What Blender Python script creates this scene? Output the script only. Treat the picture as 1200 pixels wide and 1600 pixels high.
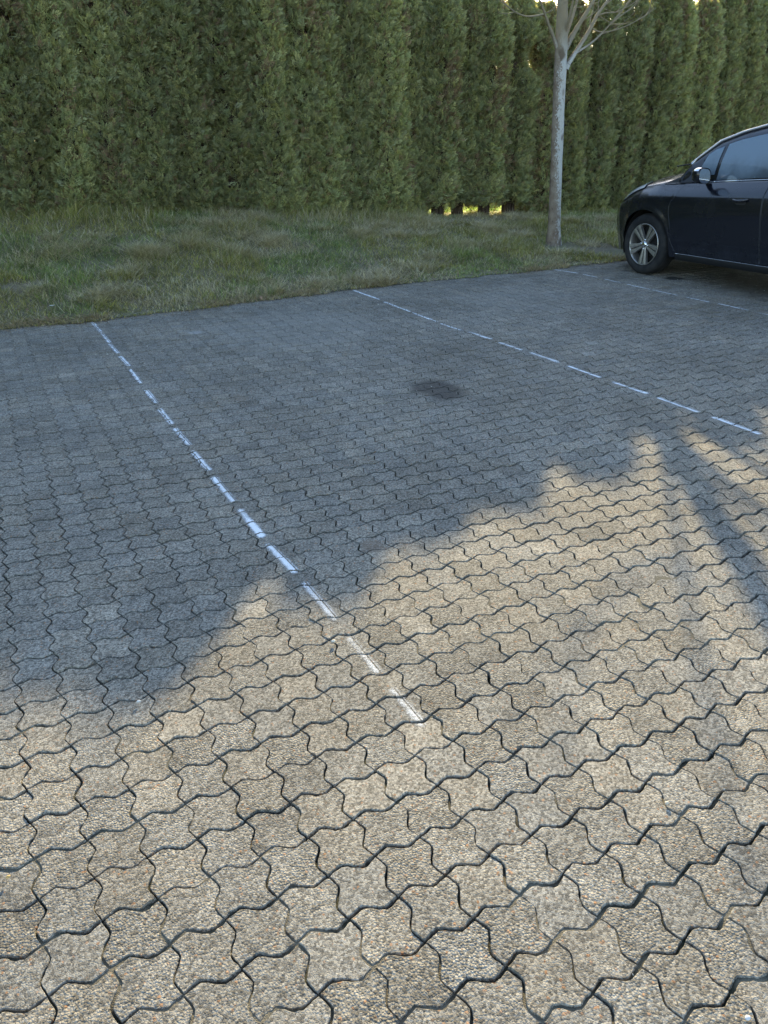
import bpy, math, random
import numpy as np
from mathutils import Vector, Matrix

# ------------------------------------------------------------------ scene, camera, light
for o in list(bpy.data.objects):
    bpy.data.objects.remove(o)
scene = bpy.context.scene
COL = scene.collection
rng = np.random.default_rng(7)
random.seed(7)

CELL_X, CELL_Y = 0.1125, 0.1125 * 1.0146
CAM = np.array([-0.5969, -1.4334, 1.4254])
YAW, PITCH, ROLL = -0.4491, 0.4539, -0.0242
FPX = 1204.5


def cam_axes():
    cy, sy = math.cos(YAW), math.sin(YAW)
    cp, sp = math.cos(PITCH), math.sin(PITCH)
    cr, sr = math.cos(ROLL), math.sin(ROLL)
    r = np.array([cy, sy, 0.0])
    f = np.array([-sy * cp, cy * cp, -sp])
    u = np.cross(r, f)
    return cr * r + sr * u, -sr * r + cr * u, f


CR, CU, CF = cam_axes()
cd = bpy.data.cameras.new('camera')
cam = bpy.data.objects.new('camera', cd)
COL.objects.link(cam)
M4 = Matrix([[CR[i], CU[i], -CF[i], CAM[i]] for i in range(3)] + [[0, 0, 0, 1]])
cam.matrix_world = M4
cd.sensor_fit = 'VERTICAL'
cd.sensor_height = 32.0
cd.lens = 32.0 * FPX / 1600.0
cd.clip_start = 0.05
cd.clip_end = 3000
scene.camera = cam

SUN_AZ = math.atan2(0.628, 1.0)          # from +Y towards +X
SUN_EL = math.radians(18.2)
world = bpy.data.worlds.new('World')
scene.world = world
world.use_nodes = True
wn = world.node_tree
wn.nodes.clear()
sky = wn.nodes.new('ShaderNodeTexSky')
sky.sky_type = 'NISHITA'
sky.sun_disc = False
sky.sun_elevation = SUN_EL
sky.sun_rotation = SUN_AZ
sky.air_density = 1.0
sky.dust_density = 0.6
sky.ozone_density = 1.0
bg = wn.nodes.new('ShaderNodeBackground')
bg.inputs['Strength'].default_value = 0.15
wo = wn.nodes.new('ShaderNodeOutputWorld')
wn.links.new(sky.outputs[0], bg.inputs[0])
wn.links.new(bg.outputs[0], wo.inputs[0])

sd = bpy.data.lights.new('sun', 'SUN')
sd.energy = 3.9
sd.angle = math.radians(0.53)
sd.color = (1.0, 0.81, 0.46)
sun = bpy.data.objects.new('sun', sd)
COL.objects.link(sun)
sdir = Vector((math.sin(SUN_AZ) * math.cos(SUN_EL), math.cos(SUN_AZ) * math.cos(SUN_EL), math.sin(SUN_EL)))
sun.rotation_euler = (-sdir).to_track_quat('-Z', 'Y').to_euler()
sun.location = (8, 14, 6)

vs = scene.view_settings
vs.view_transform = 'Standard'
vs.look = 'None'
vs.gamma = 1.0
vs.exposure = 1.68
vs.use_curve_mapping = False


# ------------------------------------------------------------------ pixel helpers (photo pixels -> points in the place)
def ray(px, py):
    return (px - 600) / FPX * CR - (py - 800) / FPX * CU + CF


def on_z(px, py, z=0.0):
    v = ray(px, py)
    return CAM + v * ((z - CAM[2]) / v[2])


def on_y(px, py, y):
    v = ray(px, py)
    return CAM + v * ((y - CAM[1]) / v[1])


def project(P):
    d = np.asarray(P, float) - CAM
    z = d @ CF
    return np.stack([600 + FPX * (d @ CR) / z, 800 - FPX * (d @ CU) / z, z], -1)


# ------------------------------------------------------------------ mesh helpers
def fast_mesh(name, V, F, attrs=None, smooth=False):
    """V (n,3) array, F (m,k) array of equal sized faces."""
    V = np.asarray(V, np.float32)
    F = np.asarray(F, np.int32)
    me = bpy.data.meshes.new(name)
    m, k = F.shape
    me.vertices.add(len(V))
    me.vertices.foreach_set('co', V.ravel())
    me.loops.add(m * k)
    me.loops.foreach_set('vertex_index', F.ravel())
    me.polygons.add(m)
    me.polygons.foreach_set('loop_start', np.arange(0, m * k, k, dtype=np.int32))
    me.polygons.foreach_set('use_smooth', np.full(m, bool(smooth)))
    for an, arr in (attrs or {}).items():
        arr = np.asarray(arr, np.float32)
        if arr.ndim == 1:
            a = me.attributes.new(an, 'FLOAT', 'POINT')
            a.data.foreach_set('value', arr)
        else:
            a = me.attributes.new(an, 'FLOAT_COLOR', 'POINT')
            if arr.shape[1] == 3:
                arr = np.concatenate([arr, np.ones((len(arr), 1), np.float32)], 1)
            a.data.foreach_set('color', arr.ravel())
    me.update(calc_edges=True)
    return me


def poly_mesh(name, V, F, smooth=False):
    me = bpy.data.meshes.new(name)
    me.from_pydata([tuple(map(float, v)) for v in V], [], [tuple(map(int, f)) for f in F])
    if smooth:
        for p in me.polygons:
            p.use_smooth = True
    me.update()
    return me


def link(name, me, mat=None, parent=None, label=None, cat=None, group=None, kind=None):
    o = bpy.data.objects.new(name, me)
    COL.objects.link(o)
    if me is not None and mat is not None and len(me.materials) == 0:
        me.materials.append(mat)
    if parent is not None:
        o.parent = parent
    for k, v in (('label', label), ('category', cat), ('group', group), ('kind', kind)):
        if v:
            o[k] = v
    return o


class Geo:
    """collects loose shapes into one mesh"""
    def __init__(self):
        self.V, self.F = [], []

    def add(self, V, F):
        n = len(self.V)
        self.V += [tuple(map(float, v)) for v in V]
        self.F += [tuple(int(i) + n for i in f) for f in F]

    def grid(self, P, close_u=False, close_v=False):
        P = np.asarray(P, float)
        a, b = P.shape[:2]
        n = len(self.V)
        self.V += [tuple(p) for p in P.reshape(-1, 3)]
        for i in range(a if close_u else a - 1):
            for j in range(b if close_v else b - 1):
                i2, j2 = (i + 1) % a, (j + 1) % b
                self.F.append((n + i * b + j, n + i2 * b + j, n + i2 * b + j2, n + i * b + j2))

    def box(self, c, h):
        c, h = np.array(c, float), np.array(h, float)
        V = [c + h * np.array(s) for s in ((-1, -1, -1), (1, -1, -1), (1, 1, -1), (-1, 1, -1), (-1, -1, 1), (1, -1, 1), (1, 1, 1), (-1, 1, 1))]
        self.add(V, [(0, 3, 2, 1), (4, 5, 6, 7), (0, 1, 5, 4), (1, 2, 6, 5), (2, 3, 7, 6), (3, 0, 4, 7)])

    def tube(self, pts, rad, n=8, caps=True):
        pts = np.asarray(pts, float)
        rad = np.broadcast_to(np.asarray(rad, float), (len(pts),))
        rings = []
        prev = None
        for i, p in enumerate(pts):
            t = pts[min(i + 1, len(pts) - 1)] - pts[max(i - 1, 0)]
            t /= np.linalg.norm(t) + 1e-9
            a = prev if prev is not None else (np.array([1, 0, 0.0]) if abs(t[0]) < .8 else np.array([0, 1.0, 0]))
            a = a - t * (a @ t)
            a /= np.linalg.norm(a) + 1e-9
            prev = a
            b = np.cross(t, a)
            th = np.linspace(0, 2 * math.pi, n, endpoint=False)
            rings.append(p + rad[i] * (np.cos(th)[:, None] * a + np.sin(th)[:, None] * b))
        base = len(self.V)
        self.grid(np.array(rings), close_v=True)
        if caps:
            self.F.append(tuple(base + k for k in range(n))[::-1])
            e = base + (len(pts) - 1) * n
            self.F.append(tuple(e + k for k in range(n)))

    def mesh(self, name, smooth=False):
        return poly_mesh(name, self.V, self.F, smooth)


class Noise2:
    def __init__(self, seed, n=64):
        self.t = np.random.default_rng(seed).random((n, n))
        self.n = n

    def __call__(self, x, y):
        x, y = np.asarray(x, float), np.asarray(y, float)
        xi, yi = np.floor(x).astype(int), np.floor(y).astype(int)
        fx, fy = x - xi, y - yi
        fx, fy = fx * fx * (3 - 2 * fx), fy * fy * (3 - 2 * fy)
        n, t = self.n, self.t
        a, b = t[xi % n, yi % n], t[(xi + 1) % n, yi % n]
        c, d = t[xi % n, (yi + 1) % n], t[(xi + 1) % n, (yi + 1) % n]
        return (a * (1 - fx) + b * fx) * (1 - fy) + (c * (1 - fx) + d * fx) * fy


N1, N2, N3, N4 = Noise2(1), Noise2(2), Noise2(3), Noise2(4)


# ------------------------------------------------------------------ materials
class Mat:
    def __init__(self, name):
        self.m = bpy.data.materials.new(name)
        self.m.use_nodes = True
        self.t = self.m.node_tree
        self.t.nodes.clear()
        self.out = self.n('ShaderNodeOutputMaterial')
        self.b = self.n('ShaderNodeBsdfPrincipled')
        self.l(self.b.outputs[0], self.out.inputs[0])

    def n(self, typ, **kw):
        nd = self.t.nodes.new(typ)
        for k, v in kw.items():
            setattr(nd, k, v)
        return nd

    def l(self, a, b):
        self.t.links.new(a, b)

    def val(self, sock, v):
        if hasattr(v, 'is_output'):
            self.l(v, sock)
        else:
            sock.default_value = v

    def math(self, op, a, b=0.0, c=None, clamp=False):
        nd = self.n('ShaderNodeMath', operation=op, use_clamp=clamp)
        self.val(nd.inputs[0], a)
        self.val(nd.inputs[1], b)
        if c is not None:
            self.val(nd.inputs[2], c)
        return nd.outputs[0]

    def mix(self, f, a, b, mode='MIX'):
        nd = self.n('ShaderNodeMix', data_type='RGBA', blend_type=mode)
        self.val(nd.inputs['Factor'], f)
        for s, v in ((nd.inputs[6], a), (nd.inputs[7], b)):
            if isinstance(v, tuple):
                v = v if len(v) == 4 else v + (1,)
            self.val(s, v)
        return nd.outputs[2]

    def pos(self):
        return self.n('ShaderNodeNewGeometry').outputs['Position']

    def noise(self, vec, scale, detail=2.0, rough=.5):
        nd = self.n('ShaderNodeTexNoise')
        self.l(vec, nd.inputs['Vector'])
        nd.inputs['Scale'].default_value = scale
        nd.inputs['Detail'].default_value = detail
        nd.inputs['Roughness'].default_value = rough
        return nd.outputs['Fac']

    def voro(self, vec, scale, feature='F1'):
        nd = self.n('ShaderNodeTexVoronoi', feature=feature)
        self.l(vec, nd.inputs['Vector'])
        nd.inputs['Scale'].default_value = scale
        return nd

    def ramp(self, fac, a, b, lo=0.0, hi=1.0):
        nd = self.n('ShaderNodeMapRange', interpolation_type='SMOOTHSTEP')
        self.val(nd.inputs[0], fac)
        nd.inputs[1].default_value = a
        nd.inputs[2].default_value = b
        nd.inputs[3].default_value = lo
        nd.inputs[4].default_value = hi
        return nd.outputs[0]

    def attr(self, name):
        return self.n('ShaderNodeAttribute', attribute_name=name)

    def bump(self, h, strength=.5, dist=.002, normal=None):
        nd = self.n('ShaderNodeBump')
        nd.inputs['Strength'].default_value = strength
        nd.inputs['Distance'].default_value = dist
        self.l(h, nd.inputs['Height'])
        if normal is not None:
            self.l(normal, nd.inputs['Normal'])
        return nd.outputs[0]

    def blob(self, pos, cx, cy, rx, ry, soft=.5, wob=.35, scale=6.0):
        """1 inside a ragged ellipse on the ground, 0 outside"""
        sep = self.n('ShaderNodeSeparateXYZ')
        self.l(pos, sep.inputs[0])
        dx = self.math('DIVIDE', self.math('SUBTRACT', sep.outputs[0], cx), rx)
        dy = self.math('DIVIDE', self.math('SUBTRACT', sep.outputs[1], cy), ry)
        d = self.math('SQRT', self.math('ADD', self.math('MULTIPLY', dx, dx), self.math('MULTIPLY', dy, dy)))
        d = self.math('ADD', d, self.math('MULTIPLY', self.math('SUBTRACT', self.noise(pos, scale, 3), .5), wob * 2))
        return self.ramp(d, 1.0, 1.0 - soft)

    def set(self, color=None, rough=None, spec=None, metal=None, normal=None):
        for k, v in (('Base Color', color), ('Roughness', rough), ('Specular IOR Level', spec), ('Metallic', metal), ('Normal', normal)):
            if v is None:
                continue
            if isinstance(v, tuple) and len(v) == 3:
                v = v + (1,)
            self.val(self.b.inputs[k], v)
        return self.m


def plain(name, color, rough=.5, metal=0.0, spec=.5):
    M = Mat(name)
    return M.set(color, rough, spec, metal)


def paver_material():
    M = Mat('concrete_paver')
    p = M.pos()
    tone = M.attr('tone')
    sep = M.n('ShaderNodeSeparateColor')
    M.l(tone.outputs['Color'], sep.inputs[0])
    lum, warm, coarse = sep.outputs[0], sep.outputs[1], sep.outputs[2]
    base = M.mix(warm, (.196, .186, .164), (.212, .192, .158))
    # aggregate grains, each with its own shade
    v = M.voro(p, 185)
    csep = M.n('ShaderNodeSeparateColor')
    M.l(v.outputs['Color'], csep.inputs[0])
    grain = M.ramp(csep.outputs[0], 0, 1, .55, 1.45)
    v2 = M.voro(p, 420)
    c2 = M.n('ShaderNodeSeparateColor')
    M.l(v2.outputs['Color'], c2.inputs[0])
    grain = M.math('MULTIPLY', grain, M.ramp(c2.outputs[1], 0, 1, .78, 1.22))
    col = M.mix(1.0, base, M.n_rgb(grain), 'MULTIPLY')
    pale = M.ramp(csep.outputs[1], .90, .97)
    col = M.mix(M.math('MULTIPLY', pale, .55), col, (.42, .39, .33))
    rust = M.ramp(csep.outputs[2], .975, .99)
    col = M.mix(M.math('MULTIPLY', rust, .6), col, (.34, .17, .075))
    # broad dirt and traffic film
    big = M.noise(p, 1.1, 4, .6)
    col = M.mix(1.0, col, M.n_rgb(M.ramp(big, .25, .75, .82, 1.14)), 'MULTIPLY')
    mid = M.noise(p, 9, 4, .65)
    col = M.mix(1.0, col, M.n_rgb(M.ramp(mid, .25, .75, .84, 1.12)), 'MULTIPLY')
    col = M.mix(1.0, col, M.n_rgb(lum), 'MULTIPLY')
    # stains on the stones, plus sky sheen painted in as two broad pale blobs
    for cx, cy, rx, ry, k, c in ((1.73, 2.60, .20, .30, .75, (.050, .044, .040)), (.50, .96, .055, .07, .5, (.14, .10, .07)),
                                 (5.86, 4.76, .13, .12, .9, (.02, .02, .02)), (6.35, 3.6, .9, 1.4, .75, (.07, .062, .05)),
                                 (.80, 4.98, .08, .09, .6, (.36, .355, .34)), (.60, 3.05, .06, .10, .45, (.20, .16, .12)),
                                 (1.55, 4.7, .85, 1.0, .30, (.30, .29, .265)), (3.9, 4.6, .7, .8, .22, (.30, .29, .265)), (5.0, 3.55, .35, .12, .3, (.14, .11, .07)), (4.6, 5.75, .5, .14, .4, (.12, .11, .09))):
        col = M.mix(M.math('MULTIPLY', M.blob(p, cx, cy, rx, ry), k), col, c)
    # relief: pebbly where the cement skin has weathered away
    h = M.math('SUBTRACT', 1.0, M.ramp(v.outputs['Distance'], 0, .9))
    h2 = M.math('SUBTRACT', 1.0, M.ramp(v2.outputs['Distance'], 0, .9))
    worn = M.math('MULTIPLY', coarse, M.ramp(M.noise(p, 22, 3, .6), .25, .7, .35, 1.25))
    hh = M.math('ADD', M.math('MULTIPLY', h, worn), M.math('MULTIPLY', h2, .35))
    hh = M.math('ADD', hh, M.math('MULTIPLY', M.noise(p, 60, 4, .7), 1.0))
    return M.set(col, .88, .16, normal=M.bump(hh, 1.0, .0018))


def n_rgb(self, v):
    nd = self.n('ShaderNodeCombineColor')
    for i in range(3):
        self.val(nd.inputs[i], v)
    return nd.outputs[0]


Mat.n_rgb = n_rgb


def joint_material():
    M = Mat('joint_sand')
    p = M.pos()
    a = M.noise(p, 3.2, 4, .6)
    col = M.mix(M.ramp(a, .35, .7), (.060, .054, .040), (.036, .042, .026))
    col = M.mix(M.ramp(M.noise(p, 40, 3), .52, .78), col, (.16, .14, .10))
    sz = M.n('ShaderNodeSeparateXYZ')
    M.l(p, sz.inputs[0])
    col = M.mix(M.math('MULTIPLY', M.ramp(sz.outputs[2], -.010, -.003), .8), col, (.165, .148, .112))   # dry sand where the joint is full
    v = M.voro(p, 420)
    return M.set(col, .95, .2, normal=M.bump(v.outputs['Distance'], .7, .002))


def soil_material():
    M = Mat('verge_soil')
    p = M.pos()
    col = M.mix(M.ramp(M.noise(p, 2.2, 5, .6), .35, .65), (.20, .165, .12), (.15, .15, .09))
    col = M.mix(M.ramp(M.noise(p, 30, 4, .7), .45, .75), col, (.27, .22, .155))
    return M.set(col, .95, .15, normal=M.bump(M.noise(p, 60, 5, .7), .8, .012))


def leaf_material(name, tint_attr=True, base=None, trans=.35, rough=.55, vary=.25, glow=(1.25, 1.2, .55)):
    M = Mat(name)
    if tint_attr:
        col = M.attr('tint').outputs['Color']
    else:
        col = M.mix(0.0, base, base)
    if vary:
        rnd = M.n('ShaderNodeObjectInfo').outputs['Random']
        col = M.mix(1.0, col, M.n_rgb(M.ramp(rnd, 0, 1, 1 - vary, 1 + vary)), 'MULTIPLY')
    M.set(col, rough, .3)
    tr = M.n('ShaderNodeBsdfTranslucent')
    M.l(M.mix(1.0, col, glow, 'MULTIPLY'), tr.inputs[0])
    mx = M.n('ShaderNodeMixShader')
    mx.inputs[0].default_value = trans
    M.l(M.b.outputs[0], mx.inputs[1])
    M.l(tr.outputs[0], mx.inputs[2])
    M.l(mx.outputs[0], M.out.inputs[0])
    return M.m


def bark_material():
    M = Mat('speckled_bark')
    tc = M.n('ShaderNodeTexCoord').outputs['Object']
    mp = M.n('ShaderNodeMapping')
    mp.inputs['Scale'].default_value = (1, 1, .55)
    M.l(tc, mp.inputs[0])
    col = M.mix(M.ramp(M.noise(tc, 9, 4, .6), .3, .7), (.16, .118, .088), (.25, .21, .165))
    g = M.n('ShaderNodeNewGeometry')
    sp = M.n('ShaderNodeSeparateXYZ')
    M.l(g.outputs['Normal'], sp.inputs[0])
    so = M.n('ShaderNodeSeparateXYZ')
    M.l(tc, so.inputs[0])
    # pale lichen crust, thickest on the bole and on one flank
    flank = M.math('ADD', M.math('MULTIPLY', sp.outputs[0], .20), M.math('MULTIPLY', sp.outputs[1], -.13))
    amount = M.math('ADD', M.ramp(so.outputs[2], .35, 1.15, -.13, .04), flank)
    spots = M.noise(mp.outputs[0], 85, 3, .6)
    patch = M.noise(mp.outputs[0], 14, 3, .6)
    f = M.math('ADD', M.math('ADD', M.math('MULTIPLY', spots, .75), M.math('MULTIPLY', patch, .45)), amount)
    lich = M.math('MULTIPLY', M.ramp(f, .56, .68), M.ramp(so.outputs[2], 2.1, 2.45, 1.0, .12))
    col = M.mix(lich, col, (.42, .42, .40))
    ringv = M.noise(mp.outputs[0], 5, 2)
    col = M.mix(M.ramp(ringv, .60, .68), col, (.11, .085, .065))
    cr = M.noise(mp.outputs[0], 30, 5, .75)
    col = M.mix(M.math('MULTIPLY', M.ramp(cr, .42, .33), .8), col, (.07, .052, .04))
    green = M.math('MULTIPLY', M.ramp(so.outputs[2], 2.0, 2.5), .75)
    col = M.mix(green, col, (.25, .215, .14))
    return M.set(col, .85, .25, normal=M.bump(M.math('ADD', f, M.math('MULTIPLY', M.noise(mp.outputs[0], 38, 5, .7), 1.4)), 1.0, .010))


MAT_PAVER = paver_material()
MAT_JOINT = joint_material()
MAT_SOIL = soil_material()
MAT_GRASS = leaf_material('grass_blades', True, None, .30, .5, 0)
MAT_THUJA = leaf_material('thuja_foliage', True, None, .46, .6, .14)
MAT_TWIG = plain('thuja_wood', (.075, .052, .038), .9, 0, .2)
MAT_BARK = bark_material()
MAT_YELLOW = leaf_material('yellow_blossom', True, None, .55, .5, 0, (1.0, 1.08, 1.0))
MAT_PAPER = plain('paper', (.72, .78, .84), .8)


# ------------------------------------------------------------------ terrain
ZH_X = [-3, -.36, .33, 1.84, 3.58, 4.55, 5.59, 7.09, 8.22, 9.5, 14]
ZH_Z = [.76, .70, .675, .605, .49, .415, .325, .245, .235, .25, .25]
ED_X = [-6, -.64, .1, 1.0, 2.7, 3.85, 5.2, 6.4, 12]
ED_Y = [5.98, 6.0, 5.90, 5.94, 6.09, 6.04, 6.01, 6.07, 6.05]
HEDGE_Y = 9.25


def edge_y(x):
    return np.interp(x, ED_X, ED_Y) + .09 * (N1(np.asarray(x) * 5 + 9, 3.3) - .5) + .05 * (N2(np.asarray(x) * 19, 7.7) - .5)


def terrain(x, y):
    x, y = np.asarray(x, float), np.asarray(y, float)
    e = edge_y(x)
    u = np.clip((y - e) / (8.95 - e), 0, 1)
    zh = np.interp(x, ZH_X, ZH_Z)
    z = zh * (.8 * u + .2 * u * u * (3 - 2 * u))
    back = np.clip((y - 9.3) / 1.6, 0, 1)
    back = back * back * (3 - 2 * back)
    z = z * (1 - back) + (.02 * np.ones_like(z)) * back
    rough = np.clip((y - e) * 3, 0, 1)
    z = z + rough * (.05 * (N3(x * 1.7, y * 1.7) - .5) + .035 * (N4(x * 5, y * 5) - .5))
    return z + .006


# far ground sheet
g = Geo()
g.add([(-900, -900, -.07), (900, -900, -.07), (900, 900, -.07), (-900, 900, -.07)], [(0, 1, 2, 3)])
MG = Mat('far_ground')
pp = MG.pos()
MG.set(MG.mix(MG.ramp(MG.noise(pp, .05, 4), .4, .6), (.20, .19, .165), (.17, .165, .145)), .9)
link('ground', g.mesh('ground'), MG.m, kind='structure')

# joint sand bed under the paving
PX0, PX1, PY0, PY1 = -3.4, 9.8, -2.4, 6.25
nx, ny = 460, 300
gx, gy = np.meshgrid(np.linspace(PX0 - .2, PX1 + .2, nx), np.linspace(PY0 - .2, PY1, ny), indexing='ij')


def sand_z(x, y):
    settle = .008 * (N3(x / CELL_X * .09, y / CELL_Y * .09) - .5)
    deep = .005 * np.clip((np.asarray(y) - .6) / .8, 0, 1)
    return settle - deep + np.minimum(-.0085 + .007 * (N2(x * 2.3, y * 2.3) - .5) + .022 * (N3(x * 13, y * 13) - .5), -.0024)


V = np.stack([gx, gy, sand_z(gx, gy)], -1).reshape(-1, 3)
idx = np.arange(nx * ny).reshape(nx, ny)
F = np.stack([idx[:-1, :-1], idx[1:, :-1], idx[1:, 1:], idx[:-1, 1:]], -1).reshape(-1, 4)
paving = link('parking_pavement', fast_mesh('parking_pavement', V, F, smooth=True), MAT_JOINT, kind='structure')

# ------------------------------------------------------------------ pavers
WAVE_HI = [(0, 0), (.10, .036), (.22, .086), (.31, .104), (.42, .056), (.58, -.056), (.69, -.104), (.78, -.086), (.90, -.036)]
_wt = np.array([w[0] for w in WAVE_HI] + [1.0])
_wa = np.array([w[1] for w in WAVE_HI] + [0.0])
WAVE_FINE = [(float(t), float(np.interp(t, _wt, _wa))) for t in np.linspace(0, 1, 17)[:-1]]
WAVE_LO = [(0, 0), (.30, .102), (.70, -.102)]


AX = np.array([.50, 1.05])     # the joints across the bays are wider than those along them


def outline(wave, inset, jit=0.0, r=None):
    pts = []
    for (ox, oy), (dx, dy), (qx, qy) in (((0, 0), (1, 0), (0, 1)), ((1, 0), (0, 1), (-1, 0)), ((1, 1), (-1, 0), (0, -1)), ((0, 1), (0, -1), (1, 0))):
        # the wave is point-symmetric, so both directions along a joint give the same line
        for t, a in wave:
            pts.append((ox + dx * t + qx * a, oy + dy * t + qy * a))
    P = (np.array(pts) - .5) * np.array([CELL_X, CELL_Y])
    nxt, prv = np.roll(P, -1, 0), np.roll(P, 1, 0)
    e1, e0 = nxt - P, P - prv
    n1 = np.stack([-e1[:, 1], e1[:, 0]], -1)
    n0 = np.stack([-e0[:, 1], e0[:, 0]], -1)
    n1 /= np.linalg.norm(n1, axis=1)[:, None]
    n0 /= np.linalg.norm(n0, axis=1)[:, None]
    nb = n0 + n1
    nb /= np.linalg.norm(nb, axis=1)[:, None]
    k = 1 / np.clip((nb * n1).sum(1), .6, 1)
    if jit:
        j = r.normal(0, jit, len(P))
        j = (j + np.roll(j, 1)) * .7
    else:
        j = 0
    return P + nb * (inset * k + j)[:, None] * AX if jit else P + nb * (inset * k)[:, None] * AX


def paver_geo(wave, jit, r, extra=0.0):
    """rings from the buried side up to the worn top"""
    st = None
    if jit:
        st = r.integers(1 << 30)
    rings = []
    for ins, z, w in ((.0030, -.030, 1), (.0032, -.0034, 1), (.0038, -.0010, 1), (.0052, 0.0, 1)):
        rr = np.random.default_rng(st) if jit else None
        O = outline(wave, ins + extra, jit, rr)
        zz = np.full(len(O), z)
        if jit and z > -.01:
            zz = zz + np.random.default_rng(st + 1).normal(0, .0008, len(O)) * (1 if z < 0 else .15)
        rings.append(np.concatenate([O, zz[:, None]], 1))
    n = len(rings[0])
    V = np.concatenate(rings + [np.array([[0, 0, .0004]])])
    F = []
    for k in range(3):
        for i in range(n):
            a, b = k * n + i, k * n + (i + 1) % n
            F += [(a, b, b + n), (a, b + n, a + n)]
    for i in range(n):
        F.append((3 * n + i, 3 * n + (i + 1) % n, 4 * n))
    return V, np.array(F)


NVAR = 36
near_meshes = []
for k in range(NVAR):
    r = np.random.default_rng(100 + k)
    Vp, Fp = paver_geo(WAVE_FINE, .0010, r)
    lum = float(np.clip(r.normal(1.0, .05), .85, 1.14))
    warm = float(r.random())
    coarse = float(np.clip(r.normal(1.0, .35), .3, 1.7))
    if k % 12 == 5:            # smooth sandy stones
        lum, warm, coarse = 1.15, 1.0, .18
    me = fast_mesh('paver', Vp, Fp, {'tone': np.tile([lum, warm, coarse], (len(Vp), 1))})
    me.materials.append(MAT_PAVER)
    near_meshes.append(me)
SMOOTH_VARS = [k for k in range(NVAR) if k % 12 == 5]
ROUGH_VARS = [k for k in range(NVAR) if k % 12 != 5]

i0, i1 = int(PX0 / CELL_X), int(PX1 / CELL_X)
j0, j1 = int(PY0 / CELL_Y), int(PY1 / CELL_Y)
II, JJ = np.meshgrid(np.arange(i0, i1), np.arange(j0, j1), indexing='ij')
II, JJ = II.ravel(), JJ.ravel()
cx = (II + .5) * CELL_X
cy = (JJ + .5) * CELL_Y
# slight drift of the courses, settlement, tilt
cx = cx + .010 * (N1(II * .05, JJ * .05) - .5) + rng.normal(0, .0007, len(II))
cy = cy + .010 * (N2(II * .05 + 20, JJ * .05) - .5) + rng.normal(0, .0007, len(II))
PZ = .008 * (N3((II + .5) * .09, (JJ + .5) * .09) - .5) + rng.normal(0, .0009, len(II))
TX = rng.normal(0, .0075, len(II))
TY = rng.normal(0, .0075, len(II))
RZ = rng.normal(0, .008, len(II))
pr = project(np.stack([cx, cy, PZ], -1))
inview = (pr[:, 2] > .3) & (pr[:, 0] > -40) & (pr[:, 0] < 1240) & (pr[:, 1] > 380) & (pr[:, 1] < 1640)
dist = np.linalg.norm(np.stack([cx, cy], -1) - CAM[:2], axis=1)
order = np.argsort(np.where(inview, dist, 1e9))
single = np.zeros(len(II), bool)
single[order[:300]] = True
smooth_cells = {(0, -2), (1, -1), (-1, -2)}
for q in np.nonzero(single)[0]:
    if (int(II[q]), int(JJ[q])) in smooth_cells:
        me = near_meshes[random.choice(SMOOTH_VARS)]
    else:
        me = near_meshes[random.choice(ROUGH_VARS)] if random.random() > .03 else near_meshes[random.choice(SMOOTH_VARS)]
    o = link('paver', me, None, paving)
    o.location = (cx[q], cy[q], PZ[q])
    o.rotation_euler = (TX[q], TY[q], RZ[q] + (math.pi / 2) * 0)
rest = np.nonzero(~single)[0]


def batch_pavers(sel, wave, name):
    Vp, Fp = paver_geo(wave, 0, rng, .0013)
    n = len(Vp)
    c, s = np.cos(RZ[sel])[:, None], np.sin(RZ[sel])[:, None]
    X = cx[sel][:, None] + Vp[None, :, 0] * c - Vp[None, :, 1] * s
    Y = cy[sel][:, None] + Vp[None, :, 0] * s + Vp[None, :, 1] * c
    Z = PZ[sel][:, None] + Vp[None, :, 2] + Vp[None, :, 1] * TX[sel][:, None] - Vp[None, :, 0] * TY[sel][:, None]
    Vall = np.stack([X, Y, Z], -1).reshape(-1, 3)
    Fall = (Fp[None] + (np.arange(len(sel)) * n)[:, None, None]).reshape(-1, 3)
    lum = np.clip(rng.normal(1.0, .06, len(sel)), .82, 1.16)
    warm = rng.random(len(sel))
    coarse = np.clip(rng.normal(.9, .3, len(sel)), .2, 1.5)
    tone = np.repeat(np.stack([lum, warm, coarse], -1), n, 0)
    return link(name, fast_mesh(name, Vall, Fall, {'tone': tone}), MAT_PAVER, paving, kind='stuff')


batch_pavers(rest, WAVE_LO, 'distant_pavers')

# ------------------------------------------------------------------ sprayed parking lines
MP = Mat('spray_paint')
p_ = MP.pos()
dens = MP.attr('dens').outputs['Fac']
speck = MP.math('ADD', MP.math('MULTIPLY', MP.noise(p_, 240, 2, .7), .95), MP.math('MULTIPLY', MP.noise(p_, 40, 3, .6), .35))
cover = MP.ramp(MP.math('SUBTRACT', MP.math('MULTIPLY', dens, 1.15), speck), -.30, .42)
MP.set((.74, .77, .80), .8, .2)
trn = MP.n('ShaderNodeBsdfTransparent')
mxs = MP.n('ShaderNodeMixShader')
MP.l(cover, mxs.inputs[0])
MP.l(trn.outputs[0], mxs.inputs[1])
MP.l(MP.b.outputs[0], mxs.inputs[2])
MP.l(mxs.outputs[0], MP.out.inputs[0])

OUT_LO = outline(WAVE_HI, .0045)


def inside(P, poly):
    x, y = P[:, 0], P[:, 1]
    c = np.zeros(len(P), bool)
    n = len(poly)
    for i in range(n):
        x0, y0 = poly[i]
        x1, y1 = poly[(i + 1) % n]
        if y0 == y1:
            continue
        c ^= ((y0 > y) != (y1 > y)) & (x < (x1 - x0) * (y - y0) / (y1 - y0) + x0)
    return c


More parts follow.
